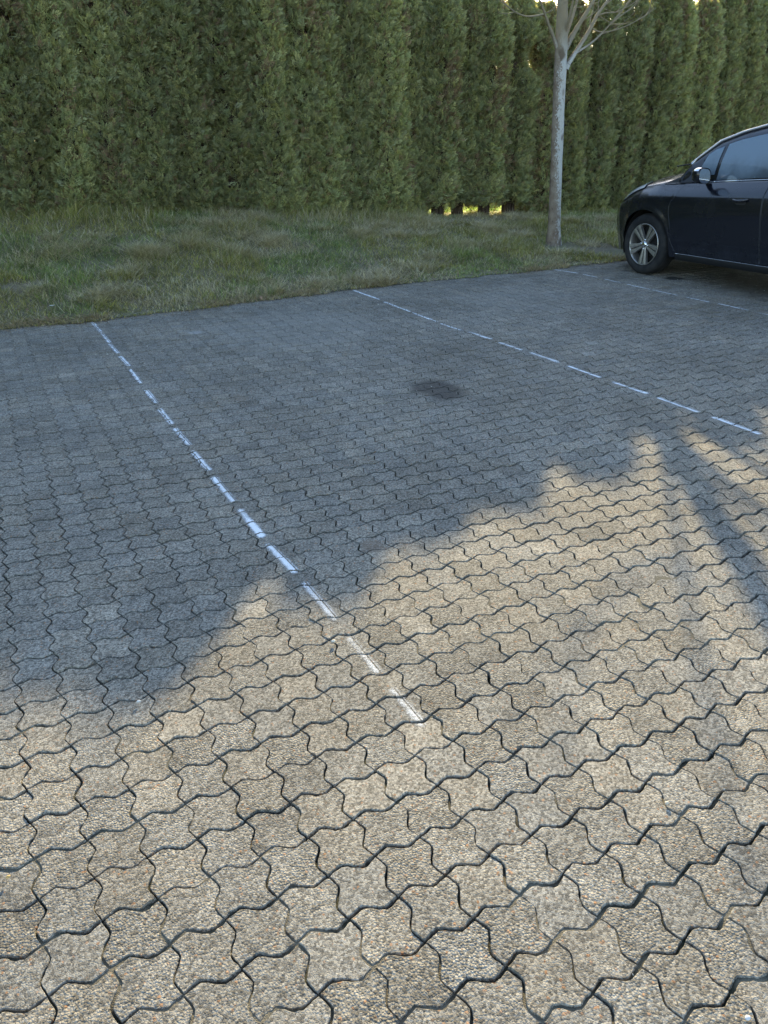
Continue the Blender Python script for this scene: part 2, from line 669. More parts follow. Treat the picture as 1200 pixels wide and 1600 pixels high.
def dash_mesh(xa, ya, xb, yb, width, slit):
    L = math.hypot(xb - xa, yb - ya)
    d = np.array([(xb - xa) / L, (yb - ya) / L])
    nrm = np.array([-d[1], d[0]])
    st = .0045
    na, nb = int((L + .05) / st), int(width * 2.2 / st)
    A, B = np.meshgrid((np.arange(na) + .5) * st - .025, (np.arange(nb) + .5) * st - width * 1.1, indexing='ij')
    A, B = A.ravel(), B.ravel()
    ctr = np.array([xa, ya]) + A[:, None] * d + B[:, None] * nrm
    lo, hi = ctr.min(0) - .09, ctr.max(0) + .09
    sel = np.nonzero((cx > lo[0]) & (cx < hi[0]) & (cy > lo[1]) & (cy < hi[1]))[0]
    own = np.full(len(ctr), -1)
    for q in sel:
        loc = ctr - np.array([cx[q], cy[q]])
        near = (np.abs(loc) < .08).all(1)
        k = np.nonzero(near)[0]
        c, s = math.cos(RZ[q]), math.sin(RZ[q])
        lr = np.stack([loc[k, 0] * c + loc[k, 1] * s, -loc[k, 0] * s + loc[k, 1] * c], -1)
        own[k[inside(lr, OUT_LO)]] = q
    joint = own < 0
    fall = .72 * np.exp(-(np.abs(B) / (width * .40)) ** 2.4) + .42 * np.exp(-(B / (width * .72)) ** 2)
    ends = np.clip(np.minimum(A + .025, L + .025 - A) / .03, 0, 1)
    de = fall * ends * (.72 + .40 * N4(A * 9 + xa * 31, ya * 17)) * (.60 if ya < .9 else .78) * np.where(joint, .55, 1.0)
    if slit:
        off = slit * width
        de = np.where(np.abs(B - off) < .0032, de * .25, de)
    h = st / 2
    offs = np.array([(-h, -h), (h, -h), (h, h), (-h, h)])
    Q = ctr[:, None, :] + offs[None, :, :1] * d + offs[None, :, 1:] * nrm
    lx = Q[..., 0] - cx[own][:, None]
    ly = Q[..., 1] - cy[own][:, None]
    Z = np.where(joint[:, None], sand_z(Q[..., 0], Q[..., 1]) + .0012, PZ[own][:, None] + ly * TX[own][:, None] - lx * TY[own][:, None] + .0016)
    V = np.concatenate([Q, Z[..., None]], -1).reshape(-1, 3)
    F = np.arange(len(V)).reshape(-1, 4)
    return fast_mesh('dash', V, F, {'dens': np.repeat(de, 4)})


LINES = [
    ('white sprayed dashed line running down the left to the sunlit stones', .046, [
        (.108, 5.93, .118, 5.44), (.118, 5.40, .124, 5.0), (.117, 4.95, .127, 4.62), (.124, 4.50, .136, 4.19), (.126, 4.085, .127, 3.70),
        (.127, 3.516, .130, 3.196), (.122, 3.08, .126, 2.774), (.124, 2.687, .135, 2.393), (.128, 2.297, .137, 2.012), (.133, 1.913, .140, 1.613),
        (.143, 1.526, .147, 1.235), (.148, 1.164, .166, .908), (.168, .821, .175, .552), (.176, .442, .179, .238), (.18, .155, .184, -.02)]),
    ('white sprayed dashed line across the middle between two empty bays', .046, [
        (2.71, 6.02, 2.712, 5.433), (2.70, 5.291, 2.697, 4.766), (2.695, 4.702, 2.694, 4.269), (2.686, 4.191, 2.699, 3.875),
        (2.725, 3.807, 2.742, 3.515), (2.738, 3.402, 2.745, 3.125), (2.757, 3.032, 2.764, 2.722), (2.763, 2.609, 2.762, 2.29),
        (2.764, 2.175, 2.775, 1.885), (2.776, 1.794, 2.768, 1.483), (2.778, 1.385, 2.78, 1.084)]),
    ('white sprayed dashed line beside the parked dark car', .042, [
        (5.20, 6.0, 5.255, 5.587), (5.255, 5.488, 5.245, 5.244), (5.232, 5.11, 5.23, 4.87), (5.21, 4.749, 5.20, 4.42), (5.20, 4.38, 5.192, 4.051),
        (5.180, 3.912, 5.198, 3.673), (5.202, 3.566, 5.197, 3.238), (5.19, 3.118, 5.188, 2.80), (5.186, 2.70, 5.184, 2.38)]),
]
for lab, w, dashes in LINES:
    e = link('parking_line', None, label=lab, cat='parking line', group='sprayed parking lines')
    e.location = (dashes[0][0], dashes[0][1], 0)
    for n_, (xa, ya, xb, yb) in enumerate(dashes):
        me = dash_mesh(xa, ya, xb, yb, w, random.choice([0, .12, -.1, .2, .1]))
        me.transform(Matrix.Translation((-dashes[0][0], -dashes[0][1], 0)))
        link('dash', me, MP.m, e)

# ------------------------------------------------------------------ verge: soil bank and the land behind the hedge
xs = np.concatenate([[-400, -120, -40, -15], np.arange(-6, 14, .08), [15, 20, 40, 120, 400]])
vv = np.concatenate([np.linspace(0, 1, 46), [1.2, 1.4, 1.7, 2.2, 3, 5, 10, 30, 100]])
GX, VV = np.meshgrid(xs, vv, indexing='ij')
EY = edge_y(GX)
GY = np.where(VV <= 1, EY + (9.3 - EY) * VV, 9.3 + (VV - 1) * 4)
GZ = terrain(GX, GY)
V = np.stack([GX, GY, GZ], -1).reshape(-1, 3)
n0, n1 = GX.shape
idx = np.arange(n0 * n1).reshape(n0, n1)
F = np.stack([idx[:-1, :-1], idx[1:, :-1], idx[1:, 1:], idx[:-1, 1:]], -1).reshape(-1, 4)
link('grass_bank', fast_mesh('grass_bank', V, F, smooth=True), MAT_SOIL, kind='structure')


# ------------------------------------------------------------------ grass
def blades(X, Y, H, W, lean, curl, C0, C1, name, mat):
    n = len(X)
    Z = terrain(X, Y) - .004
    az = rng.random(n) * 2 * math.pi
    fa = az + math.pi / 2 + rng.normal(0, .5, n)
    dirv = np.stack([np.cos(az), np.sin(az)], -1)
    side = np.stack([np.cos(fa), np.sin(fa)], -1)
    base = np.stack([X, Y], -1)

    def ring(t, wf):
        off = dirv * (H * (lean * t + curl * t * t))[:, None]
        z = Z + H * (t - .45 * curl * t * t)
        a = base + off - side * (W * wf)[:, None]
        b = base + off + side * (W * wf)[:, None]
        return np.concatenate([a, z[:, None]], 1), np.concatenate([b, z[:, None]], 1)
    a0, b0 = ring(0.0, .5)
    a1, b1 = ring(.5, .42)
    t0, _ = ring(1.0, .02)
    V = np.stack([a0, b0, a1, b1, t0], 1).reshape(-1, 3)
    k = np.arange(n) * 5
    F = np.stack([np.stack([k, k + 1, k + 3], -1), np.stack([k, k + 3, k + 2], -1), np.stack([k + 2, k + 3, k + 4], -1)], 1).reshape(-1, 3)
    C = np.stack([C0, C0, (C0 + C1) / 2, (C0 + C1) / 2, C1], 1).reshape(-1, 3)
    return link(name, fast_mesh(name, V, F, {'tint': C}), mat, kind='stuff')


def sample(n, x0=-3.2, x1=11.5, ymax=9.7):
    X = rng.uniform(x0, x1, n)
    e = edge_y(X)
    Y = e - .035 + (ymax - e) * rng.random(n)
    return X, Y


def bare(X, Y):
    """worn earth round the tree foot and at the left"""
    b = np.exp(-(((X - 6.25) / .55) ** 2 + ((Y - 6.75) / .42) ** 2))
    b += .5 * np.exp(-(((X + .35) / .35) ** 2 + ((Y - 6.85) / .16) ** 2))
    b += .6 * np.exp(-(((X - 6.7) / .35) ** 2 + ((Y - 6.25) / .25) ** 2))
    return b + .35 * (N1(X * 6, Y * 6) - .5)


GREEN = np.array([[.29, .285, .085], [.33, .31, .09], [.23, .265, .09], [.37, .33, .11]])
STRAW = np.array([[.62, .54, .38], [.70, .63, .46], [.48, .40, .27], [.66, .58, .40]])

X, Y = sample(270000)
keep = (bare(X, Y) < .45) & (rng.random(len(X)) < .55 + .6 * N2(X * 3, Y * 3))
X, Y = X[keep], Y[keep]
n = len(X)
e = edge_y(X)
far = np.clip((Y - 8.35) / .7, 0, 1)
H = (.032 + .06 * N3(X * 2.2, Y * 2.2) ** 1.5 + .035 * N4(X * 7, Y * 7) ** 2) * rng.uniform(.5, 1.4, n) + .09 * far * rng.random(n) * N1(X * 2.5, 3)
H *= np.clip((Y - e + .05) / .25, .45, 1)
gap = ((X > 5.2) & (X < 6.75) & (Y > 8.5))
H = np.where(gap, H * .5, H)
W = rng.uniform(.0035, .007, n)
patch = N2(X * .9 + 3, Y * 1.6) * .6 + N1(X * 3.1, Y * 3.1) * .4
dryp = np.clip((patch - .36) * 3.6, .36, 1.1)
dry = rng.random(n) < dryp * .62
gi = rng.integers(0, 4, n)
C1 = GREEN[gi] * (rng.uniform(.6, 1.35, n) * (.6 + .8 * N4(X * 9, Y * 9)))[:, None]
cool = (N3(X * 1.3, Y * 1.3 + 5) > .55)[:, None]
C1 = np.where(cool, C1 * np.array([.80, 1.0, 1.02]), C1)
C1 = np.where(dry[:, None], STRAW[gi] * rng.uniform(.55, 1.15, n)[:, None], C1)
C0 = C1 * .8
blades(X, Y, H, W, rng.uniform(.1, 1.6, n), rng.uniform(-.2, .9, n), C0, C1, 'green_grass', MAT_GRASS)['label'] = 'rough green grass growing over the bank below the hedge'

# flattened straw tussocks
TUSS = []
for _ in range(160):
    tx, ty = rng.uniform(-2.5, 8.0), rng.uniform(6.2, 8.7)
    if N2(tx * .9 + 3, ty * 1.6) * .6 + N1(tx * 3.1, ty * 3.1) * .4 > .47:
        TUSS.append((tx, ty, rng.uniform(.06, .2)))
for px_, py_, s_ in ((95, 410, .18), (45, 415, .15), (135, 395, .18), (300, 380, .22), (340, 360, .2), (270, 345, .15), (390, 385, .18), (500, 370, .15), (65, 470, .12), (230, 420, .15), (560, 395, .12)):
    yy = 6.2 + (505 - py_) / 180 * 2.6
    w_ = on_y(px_, py_, min(yy, 8.8))
    TUSS.append((w_[0], w_[1], s_))
tx, ty, th = [], [], []
for a, b, s_ in TUSS:
    k = int(300 * s_ / .15)
    tx.append(a + rng.normal(0, s_ * .55, k))
    ty.append(b + rng.normal(0, s_ * .55, k))
    th.append(np.full(k, s_))
# dead litter along the kerbless edge
k = 16000
ex = rng.uniform(-3, 9, k)
ey = edge_y(ex) + rng.normal(.05, .06, k)
kk = (N4(ex * 2.3, 1.5) > .55) | ((ex < .0) & (rng.random(k) < .8))
tx.append(ex[kk]); ty.append(ey[kk]); th.append(np.full(kk.sum(), .05))
X, Y, TH = map(np.concatenate, (tx, ty, th))
ok = Y > edge_y(X) - .03
X, Y, TH = X[ok], Y[ok], TH[ok]
n = len(X)
C1 = STRAW[rng.integers(0, 4, n)] * rng.uniform(.6, 1.2, n)[:, None]
edge_l = (TH < .06)[:, None]
C1 = np.where(edge_l, C1 * np.array([.78, .70, .62]), C1)
H = np.where(TH < .06, rng.uniform(.02, .05, n), rng.uniform(.05, .13, n))
blades(X, Y, H, rng.uniform(.003, .007, n), rng.uniform(.6, 2.6, n), rng.uniform(0, .7, n), C1 * .8, C1, 'dry_grass', MAT_GRASS)['label'] = 'pale dead straw tussocks and litter lying in the grass'

# taller stalks at the hedge foot
k = 5200
X = rng.uniform(-3, 9, k)
Y = 8.75 + rng.normal(0, .22, k)
kk = (N1(X * 1.9, 9.1) > rng.uniform(.3, .9, k)) & ~((X > 5.15) & (X < 6.58))
X, Y = X[kk], Y[kk]
n = len(X)
dry = rng.random(n) < .3
C1 = np.where(dry[:, None], STRAW[rng.integers(0, 4, n)] * .9, GREEN[rng.integers(0, 4, n)] * 1.05)
blades(X, Y, rng.uniform(.08, .24, n), rng.uniform(.003, .006, n), rng.uniform(.05, .7, n), rng.uniform(0, .5, n), C1 * .8, C1, 'tall_grass', MAT_GRASS)['label'] = 'taller grass stalks along the foot of the hedge'

# lawn behind the hedge, lit by the sun
k = 42000
X = rng.uniform(-1, 16, k)
Y = rng.uniform(9.7, 14.5, k)
C1 = np.array([.17, .19, .035]) * rng.uniform(.7, 1.3, k)[:, None]
blades(X, Y, rng.uniform(.04, .09, k), rng.uniform(.006, .011, k), rng.uniform(.1, .8, k), rng.uniform(0, .6, k), C1, C1, 'sunlit_lawn', MAT_GRASS)['label'] = 'sunlit yellow green lawn on the far side of the hedge'


# ------------------------------------------------------------------ thuja hedge
def crown_mesh(seed, hang=.045, H=3.1, R=.345, nspray=11400, slim_top=0.0, bottom=.02, brown=.06):
    r = np.random.default_rng(seed)
    nz = Noise2(seed + 50)
    nz2 = Noise2(seed + 90)
    h = r.random(int(nspray * 1.25)) ** .92
    h[:len(h) // 12] *= .09
    th = r.random(len(h)) * 2 * math.pi
    tt = th / (2 * math.pi)
    prof = (1 - .80 * h ** 10) ** .8 * np.clip(.80 + h * 5, 0, 1)
    prof = prof * (1 - slim_top * np.clip((h - .60) / .06, 0, 1) * np.clip((.80 - h) / .06, 0, 1))
    # plumes: bumps that stand up along the column
    lump = nz(tt * 8, h * 7 + tt * 3) * .6 + nz2(tt * 16, h * 20) * .4
    Rr = R * prof * (.74 + .42 * lump)
    dep = r.random(len(h)) ** 2.2
    rad = Rr * (1 - .42 * dep) + r.normal(0, .012, len(h))
    cav = (lump < .30) & (r.random(len(h)) < .55)
    keep = ~cav
    h, th, rad, lump, dep = h[keep], th[keep], rad[keep], lump[keep], dep[keep]
    n = len(h)
    P = np.stack([rad * np.cos(th), rad * np.sin(th), bottom + h * (H - bottom)], -1)
    out = np.stack([np.cos(th), np.sin(th), np.zeros(n)], -1)
    tang = np.stack([-np.sin(th), np.cos(th), np.zeros(n)], -1)
    D = out * r.uniform(.2, .9, n)[:, None] + np.array([0, 0, 1.0]) * r.uniform(.2, 1.0, n)[:, None] + tang * r.normal(0, .45, n)[:, None]
    D /= np.linalg.norm(D, axis=1)[:, None]
    S = np.cross(D, out * r.normal(.5, .6, n)[:, None] + tang * r.normal(0, .8, n)[:, None] + r.normal(0, .2, (n, 3)))
    S /= np.linalg.norm(S, axis=1)[:, None]
    bend = np.cross(S, D)
    size = r.uniform(.065, .125, n) * (1 - .3 * dep)
    P = P - D * (size * .45)[:, None]
    P[:, 2] -= np.where((h < .05) & (r.random(n) < .5), r.uniform(0, 1, n) ** 2 * hang, 0)
    cols = np.array([[.335, .35, .185], [.285, .32, .17], [.385, .375, .185], [.305, .315, .185]])[r.integers(0, 4, n)]
    cols = cols * r.uniform(.72, 1.2, n)[:, None] * np.interp(nz(h * 4, tt[keep] * 6), [0, 1], [.85, 1.12])[:, None]
    br = (r.random(n) < brown + .45 * np.clip((nz2(tt[keep] * 5 + 7, h * 5) - .70) * 6, 0, 1))
    cols = np.where(br[:, None], np.array([.26, .19, .13]) * r.uniform(.7, 1.3, n)[:, None], cols)
    Vs, Fs, Cs = [], [], []
    cb = r.normal(0, .35, n)
    # every spray is a flat fern-like fan: fronds leave a curving rib on both sides
    for q in range(9):
        f = 1.0 if q == 8 else .12 + .82 * (q // 2) / 3.5
        sg = 0 if q == 8 else (1 if q % 2 else -1)
        ang = sg * (.95 - .45 * f) + r.normal(0, .13, n)
        st = P + D * (size * f * .72)[:, None] + bend * (size * cb * f * f)[:, None]
        d = D * np.cos(ang)[:, None] + S * np.sin(ang)[:, None] + bend * (cb * 1.2 * f)[:, None]
        d /= np.linalg.norm(d, axis=1)[:, None]
        sd_ = -D * np.sin(ang)[:, None] + S * np.cos(ang)[:, None]
        L = (size * (.50 - .18 * abs(f - .4)) * r.uniform(.75, 1.2, n))[:, None]
        ww = (size * .070)[:, None]
        m = st + d * L * .55
        Vs.append(np.stack([st, m - sd_ * ww, st + d * L, m + sd_ * ww], 1))
        Cs.append(np.repeat(cols[:, None, :], 4, 1) * (.82 + .3 * f) * np.array([.88, 1, 1.14, 1])[None, :, None])
    V = np.stack(Vs, 1).reshape(-1, 3)
    C = np.stack(Cs, 1).reshape(-1, 3)
    k = np.arange(len(V) // 4) * 4
    F = np.stack([np.stack([k, k + 1, k + 2], -1), np.stack([k, k + 2, k + 3], -1)], 1).reshape(-1, 3)
    return fast_mesh('crown', V, F, {'tint': C})


def core_mesh(seed, H=3.1, R=.335, bottom=.16, slim_top=0.0):
    """brown core tube inside a column, standing in for shoots to block the sun"""
    r = np.random.default_rng(seed)
    g = Geo()
    nz = Noise2(seed + 7)
    hs = np.linspace(0, 1, 22)
    ring = []
    for h in hs:
        pr_ = max(.02, (1 - .85 * h ** 7)) ** .8 * min(1, .35 + h * 6)
        pr_ *= (1 - slim_top * 1.25 * np.clip((h - .60) / .06, 0, 1) * np.clip((.80 - h) / .06, 0, 1))
        a = np.linspace(0, 2 * math.pi, 14, endpoint=False)
        rr = R * .50 * pr_ * (.75 + .5 * nz(a * 1.3, h * 9 + 0 * a))
        ring.append(np.stack([rr * np.cos(a), rr * np.sin(a), np.full(14, bottom + h * (H * .93 - bottom))], -1))
    g.grid(np.array(ring), close_v=True)  # added unseen inside the crown to stop sun leaking through
    return g.mesh('sun_block_core')


def thuja_trunk_mesh(seed, clump=False):
    r = np.random.default_rng(seed)
    g = Geo()
    z = np.linspace(-.12, 1.2, 7)
    g.tube(np.stack([r.normal(0, .008, 7), r.normal(0, .008, 7), z], -1), np.linspace(.058, .03, 7), 9)
    g.tube([(0, 0, .1), (.08, -.05, .3), (.12, -.07, .6)], [.022, .016, .01], 6)
    if clump:                  # several shoots rising close together
        for k in range(12):
            a = r.random() * 6.283
            d = np.array([math.cos(a), math.sin(a), 0]) * r.uniform(.04, .10)
            g.tube([d + np.array([0, 0, -.1]), d * r.uniform(.5, 1.5) + np.array([0, 0, .25]), d * 1.5 + np.array([0, 0, .6])], [.024, .020, .012], 6)
    return g.mesh('trunk', True)


VAR = []
for k in range(4):
    VAR.append((crown_mesh(11 + k), core_mesh(31 + k), thuja_trunk_mesh(51 + k)))
SPARSE = (crown_mesh(77, nspray=9500, slim_top=.62, brown=.3), core_mesh(78, slim_top=.75), thuja_trunk_mesh(79))
RAISED = [(crown_mesh(81 + k, hang=.13, bottom=.245), core_mesh(84 + k, bottom=.36), thuja_trunk_mesh(87 + k, True)) for k in range(1)]
WAIST = (crown_mesh(95, hang=.12, nspray=9500, bottom=.25, slim_top=.58), RAISED[0][1], RAISED[0][2])
for va in VAR + [SPARSE, WAIST] + RAISED:
    va[0].materials.append(MAT_THUJA)
    for me in va[1:]:
        if not me.materials:
            me.materials.append(MAT_TWIG)

TREES = []
SPARSE_X = 7.36
x = -2.55
while x < 14.6:
    TREES.append(x)
    x += rng.uniform(.44, .54)
TREES = [t for t in TREES if not (3.5 < t < 8.0)] + [3.74, 4.20, 4.64, 5.08, 5.50, 5.94, 6.33, 6.80, SPARSE_X, 7.80]
TREES.sort()
TOPX = [-3, 4.4, 4.97, 5.4, 6.14, 6.7, 7.1, 8, 9, 10.2, 17]
TOPZ = [3.6, 3.46, 3.36, 3.27, 3.17, 3.21, 3.22, 3.24, 3.3, 3.32, 3.5]
ORD = ['first', 'second', 'third', 'fourth', 'fifth', 'sixth', 'seventh', 'eighth', 'ninth', 'tenth', 'eleventh', 'twelfth', 'thirteenth', 'fourteenth', 'fifteenth', 'sixteenth', 'seventeenth',
       'eighteenth', 'nineteenth', 'twentieth', 'twenty-first', 'twenty-second', 'twenty-third', 'twenty-fourth', 'twenty-fifth', 'twenty-sixth', 'twenty-seventh', 'twenty-eighth', 'twenty-ninth', 'thirtieth']
seen = 0
for q, x in enumerate(TREES):
    y = HEDGE_Y + rng.normal(0, .05)
    zb = float(terrain(x, y)) - .02
    top = float(np.interp(x, TOPX, TOPZ)) + rng.normal(0, .11)
    if abs(x - SPARSE_X) < .02:
        va = SPARSE
    elif abs(x - 6.80) < .02:
        va = WAIST
    elif 5.3 < x < 6.95:
        va = RAISED[0]
    else:
        va = VAR[int(rng.integers(0, 4))]
    pxx = project([[x, y - .3, 1.6]])[0][0]
    if -25 < pxx < 1215:
        seen += 1
        if abs(x - SPARSE_X) < .02:
            lab = 'thin browning thuja just left of the bare tree trunk, sky showing beside it'
        else:
            lab = 'tall green thuja column in the hedge, %s from the left edge' % ORD[seen - 1]
    else:
        lab = 'tall green thuja column of the hedge outside the picture'
    e = link('thuja_tree', None, label=lab, cat='thuja', group='thuja trees forming the hedge')
    e.location = (x, y, zb)
    e.rotation_euler = (rng.normal(0, .012), rng.normal(0, .012), rng.random() * 6.283 if va is not SPARSE else 0)
    s = (top - zb) / 3.1
    wd = rng.uniform(.94, 1.1)
    e.scale = (wd, wd, s)
    for nm, me in zip(('crown', 'sun_block_core', 'trunk'), va):
        link(nm, me, None, e)


# ------------------------------------------------------------------ yellow blossom seen under the hedge
def blossom_bush(x, y, R, H, seed, lab):
    r = np.random.default_rng(seed)
    z = float(terrain(x, y))
    e = link('blossoming_bush', None, label=lab, cat='bush', group='yellow bushes behind the hedge')
    e.location = (x, y, z)
    g = Geo()
    for k in range(14):
        a = r.random() * 6.283
        t = np.linspace(0, 1, 6)[:, None]
        end = np.array([math.cos(a) * R * r.uniform(.4, 1), math.sin(a) * R * r.uniform(.4, 1), H * r.uniform(.7, 1)])
        pts = t * end + np.array([0, 0, .12]) * np.sin(t * math.pi)
        g.tube(pts, np.linspace(.010, .003, 6), 5)
    link('stems', g.mesh('stems'), MAT_TWIG, e)
    n = 3800
    a, rr = r.random(n) * 6.283, R * np.sqrt(r.random(n))
    P = np.stack([rr * np.cos(a), rr * np.sin(a), .02 + H * r.random(n) ** .9], -1)
    u = r.normal(0, 1, (n, 3)); u /= np.linalg.norm(u, axis=1)[:, None]
    w = np.cross(u, r.normal(0, 1, (n, 3))); w /= np.linalg.norm(w, axis=1)[:, None]
    s = r.uniform(.012, .022, n)[:, None]
    V = np.stack([P - u * s, P - w * s * .6, P + u * s, P + w * s * .6], 1).reshape(-1, 3)
    C = np.array([[.78, .84, .34], [.82, .86, .48], [.60, .76, .26]])[r.integers(0, 3, n)]
    link('blossom', fast_mesh('blossom', V, np.arange(len(V)).reshape(-1, 4), {'tint': np.repeat(C, 4, 0)}), MAT_YELLOW, e)


for (px_, py_, R_, s_, lab) in ((695, 327, .34, 1, 'bright yellow bush seen through the widest gap under the hedge'),
                                (737, 330, .22, 2, 'bright yellow bush seen through the small middle gap under the hedge'),
                                (771, 328, .28, 3, 'bright yellow bush seen through the right gap under the hedge')):
    w_ = on_y(px_, py_, 11.1)
    blossom_bush(w_[0], w_[1], R_, .75, s_, lab)

# ------------------------------------------------------------------ bare young tree
TY0 = 7.12
foot = on_y(865, 381, TY0)
foot[2] = float(terrain(foot[0], foot[1]))
tree = link('young_tree', None, label='bare young tree with pale speckled trunk on the verge in front of the hedge', cat='tree')
tree.location = tuple(foot)


def tp(px_, py_, dy=0.0):
    return on_y(px_, py_, TY0 + dy) - foot


def smooth_path(pts, n=None):
    pts = np.asarray(pts, float)
    n = n or len(pts) * 4
    t = np.linspace(0, len(pts) - 1, n)
    out = []
    for u in t:
        i = min(int(u), len(pts) - 2)
        f = u - i
        p0, p1, p2, p3 = pts[max(i - 1, 0)], pts[i], pts[i + 1], pts[min(i + 2, len(pts) - 1)]
        out.append(.5 * ((2 * p1) + (-p0 + p2) * f + (2 * p0 - 5 * p1 + 4 * p2 - p3) * f * f + (-p0 + 3 * p1 - 3 * p2 + p3) * f ** 3))
    return np.array(out)


trunk_pts = [np.array([-.005, 0, -.15]), tp(865, 372), tp(867, 320), tp(870, 240), tp(873, 160), tp(876, 95), tp(878, 50), tp(879, 0), tp(881, -60), tp(884, -140), tp(886, -230)]
g = Geo()
tpath = smooth_path(trunk_pts, 46)
tz = tpath[:, 2]
trad = np.interp(tz, [-.1, .03, .12, .6, 2.1, 2.35, 2.6, 3.2, 3.9, 4.6], [.125, .104, .084, .074, .072, .074, .060, .040, .022, .010])
trad = trad * (1 + .035 * np.sin(tz * 17) * np.sin(tz * 7.3))
g.tube(tpath, trad, 18)
link('trunk', g.mesh('trunk', True), MAT_BARK, tree)
rt = np.random.default_rng(5)


def limb(pts, r0, r1, twigs=0, depth=0.0):
    pts = smooth_path(pts, max(8, len(pts) * 5))
    g = Geo()
    rad = np.linspace(r0, r1, len(pts)) * (1 + .06 * rt.normal(0, 1, len(pts)))
    g.tube(pts, rad, 8)
    o = link('limb', g.mesh('limb', True), MAT_BARK, tree)
    for k in range(twigs):
        i = int(rt.integers(len(pts) // 3, len(pts) - 1))
        p0 = pts[i]
        d = pts[min(i + 1, len(pts) - 1)] - pts[i - 1]
        d /= np.linalg.norm(d)
        d = d + rt.normal(0, .55, 3)
        d /= np.linalg.norm(d)
        L = rt.uniform(.18, .5)
        q = [p0, p0 + d * L * .4 + rt.normal(0, .015, 3), p0 + d * L * .75 + np.array([0, 0, .04]), p0 + d * L + np.array([0, 0, .10]) + rt.normal(0, .03, 3)]
        tg = Geo()
        tg.tube(smooth_path(q, 9), np.linspace(max(.0035, rad[i] * .35), .0018, 9), 5)
        link('twig', tg.mesh('twig', True), MAT_BARK, o)
    return o


# limbs that show in the photograph (continued above the frame)
limb([tp(871, 78), tp(866, 62), tp(857, 38, -.05), tp(848, 12, -.1), tp(838, -15, -.15), tp(826, -60, -.2)], .024, .005, 5)
limb([tp(849, 22, -.08), tp(835, 25, -.12), tp(820, 25, -.16), tp(804, 18, -.2), tp(790, 6, -.22), tp(778, -12, -.24)], .011, .004, 3)
limb([tp(852, 21, -.08), tp(862, 16, -.14), tp(869, 9, -.18), tp(874, -4, -.2)], .006, .003, 1)
limb([tp(884, 76), tp(892, 60, -.03), tp(905, 38, -.06), tp(920, 14, -.1), tp(932, -8, -.12), tp(950, -50, -.15), tp(962, -110, -.2)], .034, .006, 6)
limb([tp(880, 66), tp(890, 40, .08), tp(898, 15, .15), tp(906, -20, .2), tp(918, -90, .3), tp(926, -170, .35)], .024, .005, 6)
limb([tp(881, 62), tp(888, 34, -.12), tp(894, 8, -.2), tp(899, -30, -.28), tp(905, -110, -.4)], .020, .004, 5)
limb([tp(884, 108), tp(890, 96), tp(899, 82, .03), tp(912, 62, .06), tp(924, 42, .09), tp(934, 22, .12), tp(945, 7, .14), tp(958, -14, .18), tp(975, -60, .22), tp(990, -120, .25)], .032, .008, 9)
limb([tp(899, 83, .03), tp(914, 74, 0), tp(930, 62, -.03), tp(946, 46, -.06), tp(962, 28, -.1), tp(977, 10, -.12), tp(992, -14, -.14), tp(1010, -55, -.18)], .014, .005, 6)
limb([tp(925, 44, .09), tp(934, 49, .06), tp(948, 50, .04), tp(964, 46, .02), tp(982, 39, 0), tp(1000, 29, 0), tp(1014, 20, 0), tp(1024, 12, 0)], .0085, .003, 3)
limb([tp(934, 24, .12), tp(948, 20, .10), tp(962, 19, .08), tp(978, 12, .06), tp(992, 3, .04), tp(1005, -12, .02)], .008, .003, 3)
limb([tp(952, 40, -.08), tp(968, 26, -.04), tp(984, 14, 0), tp(998, 0, .05), tp(1012, -20, .1)], .007, .003, 3)
# higher limbs round the leader
for k in range(7):
    z0 = rt.uniform(2.75, 3.9)
    a = k * 2.4 + rt.uniform(-.3, .3)
    L = rt.uniform(.7, 1.25) * (1 - .12 * (z0 - 2.5))
    j = int(np.argmin(np.abs(tz - z0)))
    p0 = tpath[j]
    d = np.array([math.cos(a), math.sin(a), 0])
    limb([p0, p0 + d * L * .22 + np.array([0, 0, L * .33]), p0 + d * L * .40 + np.array([0, 0, L * .75]) + rt.normal(0, .03, 3), p0 + d * L * .52 + np.array([0, 0, L * 1.15]) + rt.normal(0, .05, 3)],
         trad[j] * .35, .003, 4)


